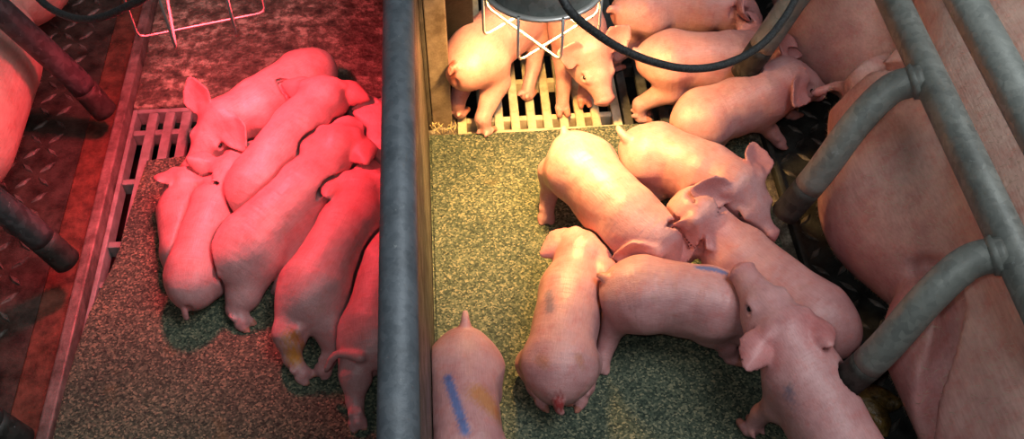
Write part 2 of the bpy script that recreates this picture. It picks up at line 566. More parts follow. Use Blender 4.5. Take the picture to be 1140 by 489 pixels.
# ------------------------------------------------------------------ heat lamps
def heat_lamp(name, label, c, z_guard, rot, rad, bulb_mat, color, energy, cone, wire, cord_pts, gap=0.066):
    """c: axis in plan; guard basket of four bent wires below a spun shade, bulb inside"""
    cx, cy = c
    zr = z_guard + gap                       # rim of the shade
    root = tag(empty(name, (cx, cy, zr)), label, 'heat lamp', 'heat lamps')
    prof = [(rad * 0.90, 0.0), (rad * 0.92, 0.006), (rad * 0.90, 0.05), (rad * 0.80, 0.10), (rad * 0.5, 0.145), (0.024, 0.165), (0.022, 0.23), (0.0, 0.232)]
    sh = lathe('shade', prof, M['shade'], root, 48)
    inn = [(rad * 0.895, 0.0), (rad * 0.87, 0.05), (rad * 0.77, 0.098), (rad * 0.47, 0.142), (0.0, 0.150)]
    lathe('reflector_lining', inn, M['reflector'], root, 48)
    bulb = [(0.0, 0.036), (0.022, 0.040), (0.036, 0.052), (0.042, 0.072), (0.036, 0.095), (0.018, 0.12), (0.015, 0.148)]
    lathe('bulb', bulb, bulb_mat, root, 32)
    lathe('guard_ring', [(rad * 0.92, 0.008), (rad * 1.01, 0.008), (rad * 1.01, 0.012), (rad * 0.92, 0.012), (rad * 0.92, 0.008)], M['wire'], root, 48)
    off = rad * 0.42
    for q in range(4):
        a = rot + math.pi / 2 * (q // 2)
        s = off if q % 2 else -off
        half = math.sqrt(rad * rad - off * off)
        dz = -gap + (0.004 if q >= 2 else 0.0)

        def w(u, z):
            return (u * math.cos(a) - s * math.sin(a), u * math.sin(a) + s * math.cos(a), z)
        pts = [w(-half, 0.012), w(-half, dz + 0.010), w(-half + 0.003, dz + 0.003), w(-half + 0.010, dz), w(half - 0.010, dz), w(half - 0.003, dz + 0.003), w(half, dz + 0.010), w(half, 0.012)]
        tube('guard_wire', pts, 0.0020, M[wire], root, 8)
    li = lamp(name + '_light', 'SPOT', (0, 0, 0.030), energy, color, 0.03)
    li.data.spot_size = math.radians(cone)
    li.data.spot_blend = 0.8
    li.parent = root
    cp = smooth_path([(np.array(p) - np.array([cx, cy, zr])) for p in cord_pts], 8)
    tube('cord', cp, 0.0048, M['cord'], root, 10)
    return root


c1 = at(603, 27, 0.345)
heat_lamp('heat_lamp', 'grey heat lamp with glowing wire guard hanging over the right mat', (c1[0], c1[1]), 0.345, math.radians(38), 0.0855, M['bulb_white'], (1.0, 0.55, 0.16), 42.0, 122, 'wire',
          [at(612, -60, 0.62), at(628, 2, 0.60), at(665, 38, 0.56), at(710, 63, 0.52), at(760, 76, 0.49), at(805, 72, 0.47), at(845, 52, 0.45), at(872, 22, 0.44), at(890, -10, 0.44), at(915, -60, 0.45)])
c2 = at(222, 8, 0.345)
heat_lamp('heat_lamp', 'red heat lamp with glowing wire guard at the top of the left pen', (c2[0], c2[1]), 0.345, math.radians(14), 0.099, M['bulb_red'], (1.0, 0.058, 0.088), 34.0, 120, 'wire_dimmed',
          [at(190, -75, 0.62), at(168, -12, 0.58), at(140, 8, 0.54), at(105, 21, 0.50), at(75, 18, 0.47), at(45, 0, 0.45), at(15, -40, 0.45)], gap=0.105)


# ------------------------------------------------------------------ flesh: smooth unions of tapered limbs, meshed on a grid
class Prim:
    __slots__ = ('kind', 'a', 'b', 'ra', 'rb', 'k', 'M', 's', 'c', 'lo', 'hi', 'tag', 'sub')

    def ev(self, X, Y, Z):
        if self.kind == 0:
            a, b = self.a, self.b
            d = b - a
            L = float(d @ d) + 1e-12
            x, y, z = X - a[0], Y - a[1], Z - a[2]
            t = np.clip((x * d[0] + y * d[1] + z * d[2]) / L, 0, 1)
            return np.sqrt((x - t * d[0]) ** 2 + (y - t * d[1]) ** 2 + (z - t * d[2]) ** 2) - (self.ra + (self.rb - self.ra) * t)
        x, y, z = X - self.c[0], Y - self.c[1], Z - self.c[2]
        m, s = self.M, self.s
        l = m[0][0] * x + m[0][1] * y + m[0][2] * z
        w = m[1][0] * x + m[1][1] * y + m[1][2] * z
        n = m[2][0] * x + m[2][1] * y + m[2][2] * z
        if self.kind == 2:                                     # a leaf-shaped, cupped ear
            ll = np.clip(l / s[0], -1, 1)
            w = w / (1.0 - 0.50 * ll * (ll > 0) + 0.15 * ll * (ll < 0))
            n = n - 0.42 * s[1] * (w / s[1]) ** 2 - 0.10 * s[0] * ll ** 2
        k0 = np.sqrt((l / s[0]) ** 2 + (w / s[1]) ** 2 + (n / s[2]) ** 2)
        k1 = np.sqrt((l / s[0] ** 2) ** 2 + (w / s[1] ** 2) ** 2 + (n / s[2] ** 2) ** 2) + 1e-9
        return k0 * (k0 - 1) / k1


def rc(a, b, ra, rb, k=0.008, tag='', sub=False):
    p = Prim()
    p.kind, p.a, p.b, p.ra, p.rb, p.k, p.tag, p.sub = 0, np.asarray(a, float), np.asarray(b, float), ra, rb, k, tag, sub
    m = max(ra, rb) + k
    p.lo, p.hi = np.minimum(p.a, p.b) - m, np.maximum(p.a, p.b) + m
    return p


def ell(c, fr, s, k=0.008, kind=1, tag='', sub=False):
    p = Prim()
    p.kind, p.c, p.M, p.s, p.k, p.tag, p.sub = kind, np.asarray(c, float), np.asarray(fr, float), s, k, tag, sub
    m = max(s) * (1.25 if kind == 2 else 1.0) + k
    p.lo, p.hi = p.c - m, p.c + m
    return p


def bounds(prims):
    ad = [p for p in prims if not p.sub]
    return np.min([p.lo for p in ad], 0), np.max([p.hi for p in ad], 0)


def eval_grid(prims, lo, h, shape, far=0.05):
    D = np.full(shape, far, np.float32)
    ax = [lo[i] + h * np.arange(shape[i]) for i in range(3)]
    for p in prims:
        i0 = np.maximum(np.floor((p.lo - lo) / h).astype(int) - 2, 0)
        i1 = np.minimum(np.ceil((p.hi - lo) / h).astype(int) + 3, shape)
        if np.any(i1 <= i0):
            continue
        sl = tuple(slice(a, b) for a, b in zip(i0, i1))
        X = ax[0][sl[0]][:, None, None]; Y = ax[1][sl[1]][None, :, None]; Z = ax[2][sl[2]][None, None, :]
        b = p.ev(X, Y, Z).astype(np.float32)
        a = D[sl]
        if p.sub:
            hh = np.clip(0.5 - 0.5 * (a + b) / p.k, 0, 1)
            D[sl] = a + (-b - a) * hh + p.k * hh * (1 - hh)
        else:
            hh = np.clip(0.5 + 0.5 * (a - b) / p.k, 0, 1)
            D[sl] = np.minimum(a + (b - a) * hh - p.k * hh * (1 - hh), a)
    return D


def surface_nets(D, lo, h):
    S = D < 0
    nx, ny, nz = D.shape
    cnt = np.zeros((nx - 1, ny - 1, nz - 1), np.float32)
    acc = np.zeros((3, nx - 1, ny - 1, nz - 1), np.float32)

    def cut(A, o):
        return A[o[0]:o[0] + nx - 1, o[1]:o[1] + ny - 1, o[2]:o[2] + nz - 1]
    for axis in range(3):
        for u in (0, 1):
            for v in (0, 1):
                o = [0, 0, 0]
                o[(axis + 1) % 3], o[(axis + 2) % 3] = u, v
                o2 = list(o); o2[axis] = 1
                a, b = cut(D, o), cut(D, o2)
                m = cut(S, o) != cut(S, o2)
                t = np.where(m, a / np.where(m, a - b, 1), 0)
                cnt += m
                acc[axis] += t
                for q in range(3):
                    if q != axis:
                        acc[q] += m * o[q]
    act = cnt > 0
    idx = -np.ones(cnt.shape, np.int64)
    ii = np.argwhere(act)
    idx[act] = np.arange(len(ii))
    V = (ii + (acc[:, act] / cnt[act]).T) * h + lo
    quads = []
    for axis in range(3):
        sl0 = [slice(1, -1)] * 3; sl1 = [slice(1, -1)] * 3
        sl0[axis] = slice(0, D.shape[axis] - 1); sl1[axis] = slice(1, D.shape[axis])
        a, b = S[tuple(sl0)], S[tuple(sl1)]
        e = np.argwhere(a != b)
        if not len(e):
            continue
        ins = a[tuple(e.T)]
        base = e.copy()
        for q in range(3):
            if q != axis:
                base[:, q] += 1
        u, v = (axis + 1) % 3, (axis + 2) % 3

        def cell(du, dv):
            c = base.copy(); c[:, u] -= du; c[:, v] -= dv
            return idx[c[:, 0], c[:, 1], c[:, 2]]
        q4 = np.stack([cell(0, 0), cell(1, 0), cell(1, 1), cell(0, 1)], 1)
        q4[~ins] = q4[~ins][:, ::-1]
        quads.append(q4)
    Q = np.concatenate(quads)
    return V, Q[(Q >= 0).all(1)]


def relax(V, Q, it, lam=0.5):
    n = len(V)
    e = np.concatenate([Q[:, [0, 1]], Q[:, [1, 2]], Q[:, [2, 3]], Q[:, [3, 0]]])
    e = np.concatenate([e, e[:, ::-1]])
    deg = np.bincount(e[:, 0], minlength=n)[:, None] + 1e-9
    for i in range(it):
        for l in (lam, -lam * 1.04):
            s = np.stack([np.bincount(e[:, 0], weights=V[e[:, 1], k], minlength=n) for k in range(3)], 1)
            V = V + l * (s / deg - V)
    return V


def np_mesh(name, V, Q, mat, tint=None, coat=None):
    me = bpy.data.meshes.new(name)
    me.vertices.add(len(V)); me.vertices.foreach_set('co', np.ascontiguousarray(V, np.float32).ravel())
    me.loops.add(Q.size); me.loops.foreach_set('vertex_index', Q.astype(np.int32).ravel())
    k = Q.shape[1]
    me.polygons.add(len(Q))
    me.polygons.foreach_set('loop_start', np.arange(0, Q.size, k, dtype=np.int32))
    me.polygons.foreach_set('use_smooth', np.ones(len(Q), bool))
    me.update(calc_edges=True)
    me.materials.append(mat)
    if tint is not None:
        at_ = me.attributes.new('tint', 'FLOAT_COLOR', 'POINT')
        at_.data.foreach_set('color', np.concatenate([tint, np.ones((len(V), 1))], 1).astype(np.float32).ravel())
    if coat is not None:
        at_ = me.attributes.new('coat', 'FLOAT_VECTOR', 'POINT')
        at_.data.foreach_set('vector', np.ascontiguousarray(coat, np.float32).ravel())
    return me


PIGS = []
ZUP = np.array([0, 0, 1.0])


def P3(p):
    return at(*p)


def piglet(label, spine, head, snout, ears=None, legs=None, tail=None, marks=(), sc=1.0, up=None, girth=1.0, eyes=True, group='', xlim=None, ear_n=None, nozzle=True):
    """spine: rump to neck, each (px, py, height of the spine); legs: dict of HL HR FL FR -> foot (px, py[, z])"""
    S = [P3(p) for p in spine]
    path = smooth_path(S, 5)
    seg = np.array([0] + [np.linalg.norm(path[i + 1] - path[i]) for i in range(len(path) - 1)]).cumsum()
    tt = seg / seg[-1]
    rad = np.interp(tt, [0, 0.12, 0.32, 0.55, 0.80, 1.0], [0.034, 0.0405, 0.0400, 0.0420, 0.0415, 0.0345]) * sc * girth
    pr = []
    for i in range(len(path) - 1):
        pr.append(rc(path[i], path[i + 1], rad[i], rad[i + 1], 0.010 * sc))
    # belly line a little lower than the spine
    for i in range(2, len(path) - 4):
        w = math.sin(math.pi * (tt[i] - 0.05) / 0.95)
        dz = np.array([0, 0, -0.017 * sc * w])
        pr.append(rc(path[i] + dz, path[i + 1] + dz, rad[i] * .98, rad[i + 1] * .98, 0.012 * sc))

    def frame(t):
        i = int(np.clip(np.searchsorted(tt, t), 1, len(path) - 2))
        tg = unit(path[i + 1] - path[i - 1])
        return path[i], tg, unit(np.cross(ZUP, tg)), rad[i]
    for t_, off, lift, r0 in ((0.22, 0.50, 0.45, 0.019), (0.84, 0.42, 0.42, 0.022)):      # hip bones and shoulder blades
        c_, tg_, lt_, r_ = frame(t_)
        for s_ in (-1, 1):
            q = c_ + lt_ * s_ * r_ * off + ZUP * r_ * lift
            pr.append(rc(q - tg_ * 0.012 * sc, q + tg_ * 0.012 * sc - ZUP * 0.006, r0 * sc, r0 * sc * 0.9, 0.012 * sc))
    pel, tg_h, lat_h, r_h = frame(0.13)
    sho, tg_f, lat_f, r_f = frame(0.84)
    legs = legs or {}
    hoof = []
    for key, (root, tg, lat, rr) in (('HL', (pel, tg_h, lat_h, r_h)), ('HR', (pel, tg_h, -lat_h, r_h)), ('FL', (sho, tg_f, lat_f, r_f)), ('FR', (sho, tg_f, -lat_f, r_f))):
        hind = key[0] == 'H'
        spec = legs.get(key, 'auto')
        fl = np.array([tg[0], tg[1], 0]); fl = unit(fl)
        hip = root + lat * rr * 0.50 - ZUP * rr * 0.22
        if spec is None:
            pr.append(rc(hip, hip + lat * 0.004 - ZUP * 0.01, 0.030 * sc, 0.026 * sc, 0.014 * sc))
            continue
        if spec == 'auto':
            low = root[2] < 0.088
            foot = hip + lat * (0.006 if not low else 0.012) * sc + fl * ((0.035 if hind else 0.045) * low) * sc
            foot[2] = MAT_Z + 0.004
            mids = None
        else:
            if isinstance(spec, dict):
                mids = [P3(m) for m in spec['mid']]
                foot = P3(spec['foot'])
            else:
                mids = None
                foot = P3(spec if len(spec) > 2 else (spec[0], spec[1], MAT_Z + 0.004))
        d = foot - hip
        if mids:
            J = [hip] + mids + [foot]
            if len(J) == 3:
                J = [J[0], J[1], J[1] * .4 + J[2] * .6, J[2]]
        elif hind:
            J = [hip, hip + d * 0.36 + fl * 0.020 * sc + lat * 0.004, hip + d * 0.70 - fl * 0.014 * sc, foot + ZUP * 0.006]
        else:
            J = [hip, hip + d * 0.34 - fl * 0.010 * sc, hip + d * 0.68 + fl * 0.003 * sc, foot + ZUP * 0.006]
        R_ = [0.036, 0.0230, 0.0125, 0.0110] if hind else [0.030, 0.0195, 0.0125, 0.0110]
        R_ = [q * sc for q in R_]
        for q in range(3):
            pr.append(rc(J[q], J[q + 1], R_[q], R_[q + 1], (0.016, 0.010, 0.006)[q] * sc))
        td = unit(np.array([d[0], d[1], 0]) * 0.0 + fl)
        if mids:
            td = unit(J[3] - J[2]) * 0.8 + fl * 0.3
            td = unit(td)
        sd = unit(np.cross(ZUP, td))
        for s_ in (-1, 1):
            a = J[3] + sd * s_ * 0.0060 * sc
            b = a + td * 0.016 * sc - ZUP * 0.003 + sd * s_ * 0.0015
            pr.append(rc(a, b, 0.0078 * sc, 0.0055 * sc, 0.002, 'hoof'))
            hoof.append(b)
            c0 = J[3] - td * 0.008 * sc + sd * s_ * 0.007 * sc + ZUP * 0.008
            pr.append(rc(c0, c0 - td * 0.006 * sc, 0.0045 * sc, 0.003 * sc, 0.003))
    # tail
    p0, t0 = path[0], unit(path[1] - path[0])
    if tail is not False:
        if tail is None:
            b0 = p0 - t0 * rad[0] * 0.85 + ZUP * rad[0] * 0.50
            tp = [b0, b0 - t0 * 0.010 + ZUP * 0.008, b0 - t0 * 0.016 + ZUP * 0.004]
        else:
            tp = [P3(q) for q in tail]
        tp = smooth_path(tp, 4)
        for i in range(len(tp) - 1):
            u0, u1 = i / (len(tp) - 1), (i + 1) / (len(tp) - 1)
            pr.append(rc(tp[i], tp[i + 1], (0.0068 - 0.0032 * u0) * sc, (0.0068 - 0.0032 * u1) * sc, 0.006 if i < 2 else 0.002, 'tail'))
    # crease under the tail
    cr0 = p0 - t0 * rad[0] * 1.0 + ZUP * rad[0] * 0.12
    pr.append(rc(cr0, cr0 - ZUP * 0.030 * sc, 0.0035 * sc, 0.0035 * sc, 0.006, 'anus', True))
    eyes_at, nose_c, ear_c = [], None, []
    if head is not None:
        Hc, Sn = P3(head), P3(snout)
        f = unit(Sn - Hc)
        hl = np.linalg.norm(Sn - Hc)
        u = np.asarray(up, float) if up is not None else ZUP
        if up is None and abs(f[2]) > 0.9:
            u = unit(Hc - path[-1]) + ZUP * 0.3
        u = unit(u - f * (u @ f))
        l = np.cross(u, f)
        k = sc * 1.12
        e = hl / 0.078
        pr.append(rc(path[-1], Hc - f * 0.012 * k, rad[-1], 0.033 * k, 0.014 * k))
        pr.append(rc(Hc - f * 0.010 * k, Hc + f * 0.022 * e, 0.0345 * k, 0.0265 * k, 0.012 * k))
        pr.append(rc(Hc + f * 0.020 * e + u * 0.001, Sn - f * 0.010, 0.0225 * k, 0.0155 * k, 0.012 * k))
        pr.append(rc(Hc - u * 0.012 * k, Sn - f * 0.022 - u * 0.009 * k, 0.0255 * k, 0.0105 * k, 0.010 * k))
        for s_ in (-1, 1):
            pr.append(rc(Hc + l * s_ * 0.015 * k - u * 0.006 * k, Hc + f * 0.018 * e + l * s_ * 0.012 * k - u * 0.009 * k, 0.0235 * k, 0.018 * k, 0.010 * k))
        # nose disc with nostrils, the line of the mouth
        pr.append(ell(Sn - f * 0.004, [f, l, u], (0.0062 * k, 0.0178 * k, 0.0150 * k), 0.003, 1, 'nose'))
        for s_ in (-1, 1):
            pr.append(rc(Sn + f * 0.004 + l * s_ * 0.0062 * k, Sn - f * 0.003 + l * s_ * 0.0058 * k, 0.0030 * k, 0.0022 * k, 0.002, 'nostril', True))
            m0 = Sn - f * 0.014 + l * s_ * 0.0165 * k - u * 0.0075 * k
            m1 = Sn - f * 0.034 * e + l * s_ * 0.0235 * k - u * 0.0095 * k
            pr.append(rc(m0, m1, 0.0016, 0.0016, 0.003, 'mouth', True))
        for s_ in (-1, 1):
            ec = Hc + f * 0.026 * e + l * s_ * 0.0235 * k + u * 0.0125 * k
            pr.append(rc(ec - f * 0.004 - l * s_ * 0.004, ec + f * 0.004 - l * s_ * 0.004, 0.0075 * k, 0.0075 * k, 0.006))
            pr.append(rc(ec + l * s_ * 0.003 - f * 0.003, ec + l * s_ * 0.003 + f * 0.003, 0.0034 * k, 0.0034 * k, 0.003, 'socket', True))
            eyes_at.append(ec + l * s_ * 0.0005)
        nose_c = Sn
        # ears
        for s_, key in ((1, 0), (-1, 1)):
            sp = ears[key] if ears else None
            if sp == 'none':
                continue
            if sp is None:
                eb = Hc + l * s_ * 0.026 * k + u * 0.020 * k - f * 0.012 * k
                et = eb + (l * s_ * 0.038 - f * 0.014 + u * 0.016) * k
            else:
                eb = Hc + l * s_ * 0.025 * k + u * 0.021 * k - f * 0.010 * k
                et = eb + unit(P3(sp[1]) - eb) * 0.050 * k
            L = et - eb
            ln = np.linalg.norm(L)
            L = L / ln
            away = f[1] > 0.15
            nn = np.asarray(ear_n[key], float) if ear_n else (np.array([0, 0.55, -0.83]) - u * 0.4 if away else np.array([0, -0.55, 0.83]) + f * 0.5)
            nn = unit(nn - L * (nn @ L))
            wv = np.cross(nn, L)
            cc = eb + L * ln * 0.42
            pr.append(ell(cc, [L, wv, nn], (ln * 0.60, 0.0225 * k, 0.0046 * k), 0.005, 2, 'ear'))
            pr.append(rc(eb - L * 0.006, eb + L * 0.006, 0.0095 * k, 0.0080 * k, 0.008))
            ear_c.append((cc, ln, nn))
    lo, hi = bounds(pr)
    PIGS.append(dict(label=label, prims=pr, lo=lo, hi=hi, eyes=eyes_at if eyes else [], nose=nose_c, ears=ear_c, hoof=hoof, marks=marks, sc=sc, group=group, xlim=xlim, anus=cr0, path=path))


RG, LG = 'piglets awake around the right mat', 'piglets asleep under the red lamp'
BLUE, RED, YEL, GREY = (0.15, 0.60, 1.45), (0.42, 0.02, 0.02), (1.1, 0.85, 0.12), (0.42, 0.62, 0.80)

# ---- right pen
piglet('piglet seen from behind on the buff slats beside the post', [(519, 78, .125), (536, 55, .128), (560, 30, .130), (590, 4, .130), (606, -12, .125)], (618, -28, .12), (640, -62, .09),
       legs={'HL': (511, 128, .014), 'HR': (541, 150, .004), 'FR': (586, 108, .004), 'FL': (560, 60, .004)}, group=RG, sc=1.04, tail=[(506, 74, .150), (502, 77, .15), (501, 82, .145)],
       marks=[([(503, 74, .15), (502, 80, .145)], .008, (.35, .10, .06))])
piglet('piglet facing forward on the buff slats below the lamp guard', [(648, -58, .13), (642, -28, .13), (640, 2, .132), (643, 30, .130), (648, 45, .126)], (657, 66, .112), (674, 114, .060),
       legs={'FR': (626, 122, .004), 'FL': (650, 112, .004), 'HL': (640, 10, .004), 'HR': (600, 12, .004)}, group=RG, sc=1.0, tail=False)
piglet('piglet at the top edge standing with its rump beside the lamp cord', [(700, 14, .13), (728, 4, .132), (760, 0, .132), (788, 2, .13), (802, 5, .126)], (818, 10, .12), (842, 26, .09),
       legs={'HR': (683, 76, .004), 'HL': (700, 30, .004), 'FR': (782, 60, .004), 'FL': (800, 40, .004)}, girth=0.94, group=RG, sc=1.02, tail=None)
piglet('orange-lit piglet on the dark slats with its head hidden behind the cord', [(728, 66, .115), (752, 64, .118), (785, 65, .118), (818, 64, .112), (838, 60, .108)], (858, 54, .105), (890, 44, .09),
       legs={'HR': (712, 132, .004), 'HL': (743, 112, .004), 'FR': (806, 118, .004), 'FL': (825, 95, .004)}, girth=0.92, group=RG, sc=1.04)
piglet('pink piglet sucking at the sow beside the black tread plate', [(768, 136, .095), (790, 127, .10), (820, 115, .105), (848, 104, .110), (864, 98, .110)], (882, 92, .112), (914, 102, .085),
       legs={'HR': (755, 178, .016), 'HL': (790, 165, .016), 'FR': {'mid': [(845, 132, .07), (858, 146, .04)], 'foot': (868, 158, .02)}, 'FL': (880, 130, .01)}, girth=0.92, group=RG, sc=1.02, tail=False,
       ears=[None, ((880, 92, .135), (884, 112, .135))])
piglet('wrinkled piglet with upright ear and visible eye facing the crate bar', [(713, 166, .118), (735, 172, .122), (765, 183, .128), (790, 195, .132), (806, 203, .134)], (824, 217, .136), (857, 266, .104),
       legs={'HR': (705, 225, .016), 'HL': (745, 205, .016), 'FR': (790, 262, .016), 'FL': (818, 232, .016)}, girth=0.94, group=RG, sc=1.04, tail=[(700, 156, .145), (692, 148, .15), (688, 142, .152)],
       ears=[((843, 199, .140), (841, 180, .165)), ((806, 206, .142), (784, 212, .165))], marks=[([(828, 195, .15), (835, 193, .15)], .006, (.75, .6, .2))])
piglet('brightly lit piglet standing with its rump under the heat lamp', [(638, 172, .122), (655, 193, .126), (680, 222, .126), (706, 249, .120), (720, 262, .114)], (732, 274, .100), (748, 312, .050),
       legs={'HR': {'mid': [(617, 192, .085), (611, 218, .045)], 'foot': (608, 242, .018)}, 'HL': (660, 240, .016), 'FR': (705, 312, .016), 'FL': (745, 300, .016)}, group=RG, sc=1.06,
       tail=[(632, 156, .145), (628, 148, .152), (628, 142, .155)], ears=[((742, 258, .130), (756, 262, .118)), ((712, 268, .125), (700, 284, .112))])
piglet('piglet squeezed in the middle with folded ears, rump beside the sow', [(930, 372, .078), (908, 350, .085), (872, 324, .084), (836, 297, .086), (804, 266, .100)], (772, 247, .116), (750, 300, .045),
       legs={'HL': None, 'HR': None, 'FL': (780, 310, .016), 'FR': (820, 250, .016)}, group=RG, sc=1.04, tail=False, up=(0.5, 0.1, 1),
       ears=[((776, 254, .138), (784, 282, .120)), ((752, 240, .135), (756, 264, .115))])
piglet('piglet standing with stained thighs, its head tucked beneath another snout', [(694, 328, .106), (714, 325, .112), (750, 328, .114), (790, 336, .110), (815, 343, .106)], (842, 352, .082), (880, 372, .05),
       legs={'HR': {'mid': [(686, 352, .070), (677, 380, .040)], 'foot': (668, 408, .018)}, 'HL': (665, 352, .016), 'FR': (812, 398, .016), 'FL': (830, 375, .016)}, girth=0.94, ears=['none', 'none'], group=RG, sc=1.08,
       tail=[(678, 312, .130), (671, 308, .134), (667, 306, .132)], marks=[([(672, 318, .11), (668, 345, .08)], .012, (.85, .58, .22)), ([(778, 296, .158), (808, 301, .156)], .0050, BLUE)])
piglet('piglet lying with its reddened rump toward the viewer beside the shadow on the mat', [(622, 424, .062), (623, 402, .075), (628, 368, .082), (636, 332, .082), (642, 308, .080)], (653, 284, .078), (688, 262, .035),
       legs={'HL': {'mid': [(593, 406, .04), (596, 430, .022)], 'foot': (604, 444, .018)}, 'HR': {'mid': [(651, 406, .04), (652, 430, .022)], 'foot': (645, 444, .018)}, 'FL': None, 'FR': None}, group=RG, sc=1.0, girth=1.0,
       tail=[(622, 448, .068), (622, 456, .06), (626, 460, .055)], ears=[((640, 274, .105), (615, 276, .095)), ((662, 290, .110), (676, 312, .12))],
       marks=[([(622, 450, .07), (622, 456, .055)], .0085, RED), ([(610, 322, .128), (612, 342, .128)], .006, GREY), ([(600, 395, .12), (606, 400, .12)], .007, (.85, .72, .50)), ([(645, 395, .12), (650, 402, .12)], .006, (.85, .72, .50))])
piglet('piglet in front resting its raised snout on another back, grey smear on shoulder', [(962, 550, .10), (942, 504, .112), (918, 460, .122), (897, 420, .135), (884, 396, .145)], (866, 364, .155), (824, 300, .165),
       legs={'HL': None, 'HR': None, 'FL': (836, 480, .016), 'FR': (915, 440, .016)}, group=RG, sc=1.06, tail=False,
       ears=[((858, 372, .182), (842, 394, .172)), ((888, 352, .180), (916, 374, .190))], marks=[([(878, 432, .165), (888, 455, .165)], .0055, GREY)])
piglet('piglet with blue streak and brown patch on its back beside the partition', [(517, 392, .09), (516, 415, .098), (516, 452, .102), (521, 500, .102), (525, 530, .10)], (530, 560, .09), (536, 615, .05),
       group=RG, sc=1.0, tail=[(518, 366, .118), (518, 356, .125), (518, 348, .128)], xlim=(X_DIV1 + 0.001, None),
       marks=[([(498, 420, .145), (505, 440, .148), (512, 462, .148), (518, 480, .148)], .0055, BLUE), ([(534, 438, .145), (545, 446, .143), (555, 452, .14)], .013, (.95, .80, .30))])

# ---- left pen
piglet('sleeping piglet at the back with upright ear and grey shaded rump', [(352, 78, .062), (336, 88, .066), (312, 103, .070), (286, 120, .074), (268, 130, .074)], (246, 143, .074), (212, 192, .045),
       group=LG, sc=1.04, tail=False, ears=[((262, 142, .10), (272, 164, .085)), ((243, 122, .10), (222, 108, .115))], legs={'HL': None})
piglet('piglet lying across the pile with its large ear laid on the grey rump', [(275, 222, .082), (286, 205, .092), (306, 178, .10), (330, 148, .104), (345, 128, .106)], (361, 110, .104), (374, 100, .035),
       group=LG, sc=0.98, tail=[(262, 232, .085), (258, 236, .08), (258, 240, .075)], ears=[((345, 98, .132), (323, 93, .12)), ((378, 112, .132), (398, 104, .118))], legs={'HL': None, 'HR': None, 'FL': None, 'FR': None})
piglet('plump piglet in the middle of the pile with its rump toward the mat', [(262, 292, .068), (276, 274, .076), (305, 246, .084), (338, 215, .090), (358, 194, .092)], (380, 163, .095), (400, 128, .06),
       group=LG, sc=1.06, ears=[((362, 182, .125), (336, 182, .135)), ((394, 180, .120), (414, 198, .125))], tail=[(242, 305, .075), (238, 310, .068), (240, 315, .06)],
       legs={'HR': {'mid': [(270, 330, .035), (262, 345, .025)], 'foot': (270, 358, .018)}, 'HL': None, 'FL': None, 'FR': {'mid': [(325, 292, .04), (318, 312, .025)], 'foot': (312, 322, .018)}})
piglet('piglet with yellow-stained hind leg lying in front beside the pipe', [(342, 338, .074), (349, 324, .080), (364, 296, .086), (386, 260, .086), (398, 236, .084)], (406, 212, .082), (424, 172, .06),
       group=LG, sc=1.04, xlim=(None, X_DIV0 - 0.001), ears=[((396, 216, .112), (374, 208, .118)), ((418, 226, .11), (432, 232, .10))], tail=[(332, 366, .075), (329, 373, .068), (329, 378, .064)],
       legs={'HL': {'mid': [(323, 372, .055), (325, 398, .030)], 'foot': (337, 417, .018)}, 'HR': {'mid': [(370, 368, .055), (369, 394, .030)], 'foot': (360, 412, .018)}, 'FL': None, 'FR': None},
       marks=[([(324, 384, .05), (328, 398, .04)], .010, YEL), ([(329, 377, .065), (334, 382, .055)], .006, (.9, .65, .15))])
piglet('piglet curled behind the pile half hidden by the pipe', [(408, 128, .062), (416, 146, .064), (428, 172, .062), (440, 205, .06)], None, None, group=LG, sc=0.92, xlim=(None, X_DIV0 - 0.001), tail=False, legs={'FL': None, 'FR': None, 'HL': None, 'HR': None})
piglet('piglet by the pipe with thin curled tail and stretched hind leg', [(416, 390, .060), (416, 370, .066), (422, 340, .068), (431, 300, .068), (436, 275, .066)], None, None, group=LG, sc=0.98, xlim=(None, X_DIV0 - 0.001),
       tail=[(402, 398, .085), (390, 395, .082), (378, 394, .076), (370, 399, .068), (366, 407, .058), (363, 412, .050)],
       legs={'HL': {'mid': [(396, 418, .045), (395, 446, .028)], 'foot': (398, 470, .018)}, 'HR': None, 'FL': None, 'FR': None})
piglet('pale-rumped piglet lying lowest at the left of the pile', [(214, 322, .058), (217, 305, .062), (226, 272, .064), (240, 236, .064), (250, 215, .062)], (262, 192, .06), (282, 160, .04),
       group=LG, sc=0.92, tail=[(208, 343, .05), (207, 350, .042), (208, 355, .035)], legs={'HL': None, 'HR': None, 'FL': None, 'FR': None})
piglet('piglet at the left edge with pricked ear under the other snout', [(212, 290, .048), (208, 270, .050), (205, 248, .052), (205, 225, .054)], (212, 206, .055), (242, 180, .035),
       group=LG, sc=0.86, tail=False, ears=[((196, 214, .078), (182, 198, .095)), None], legs={'HL': None, 'HR': None, 'FL': None, 'FR': None})

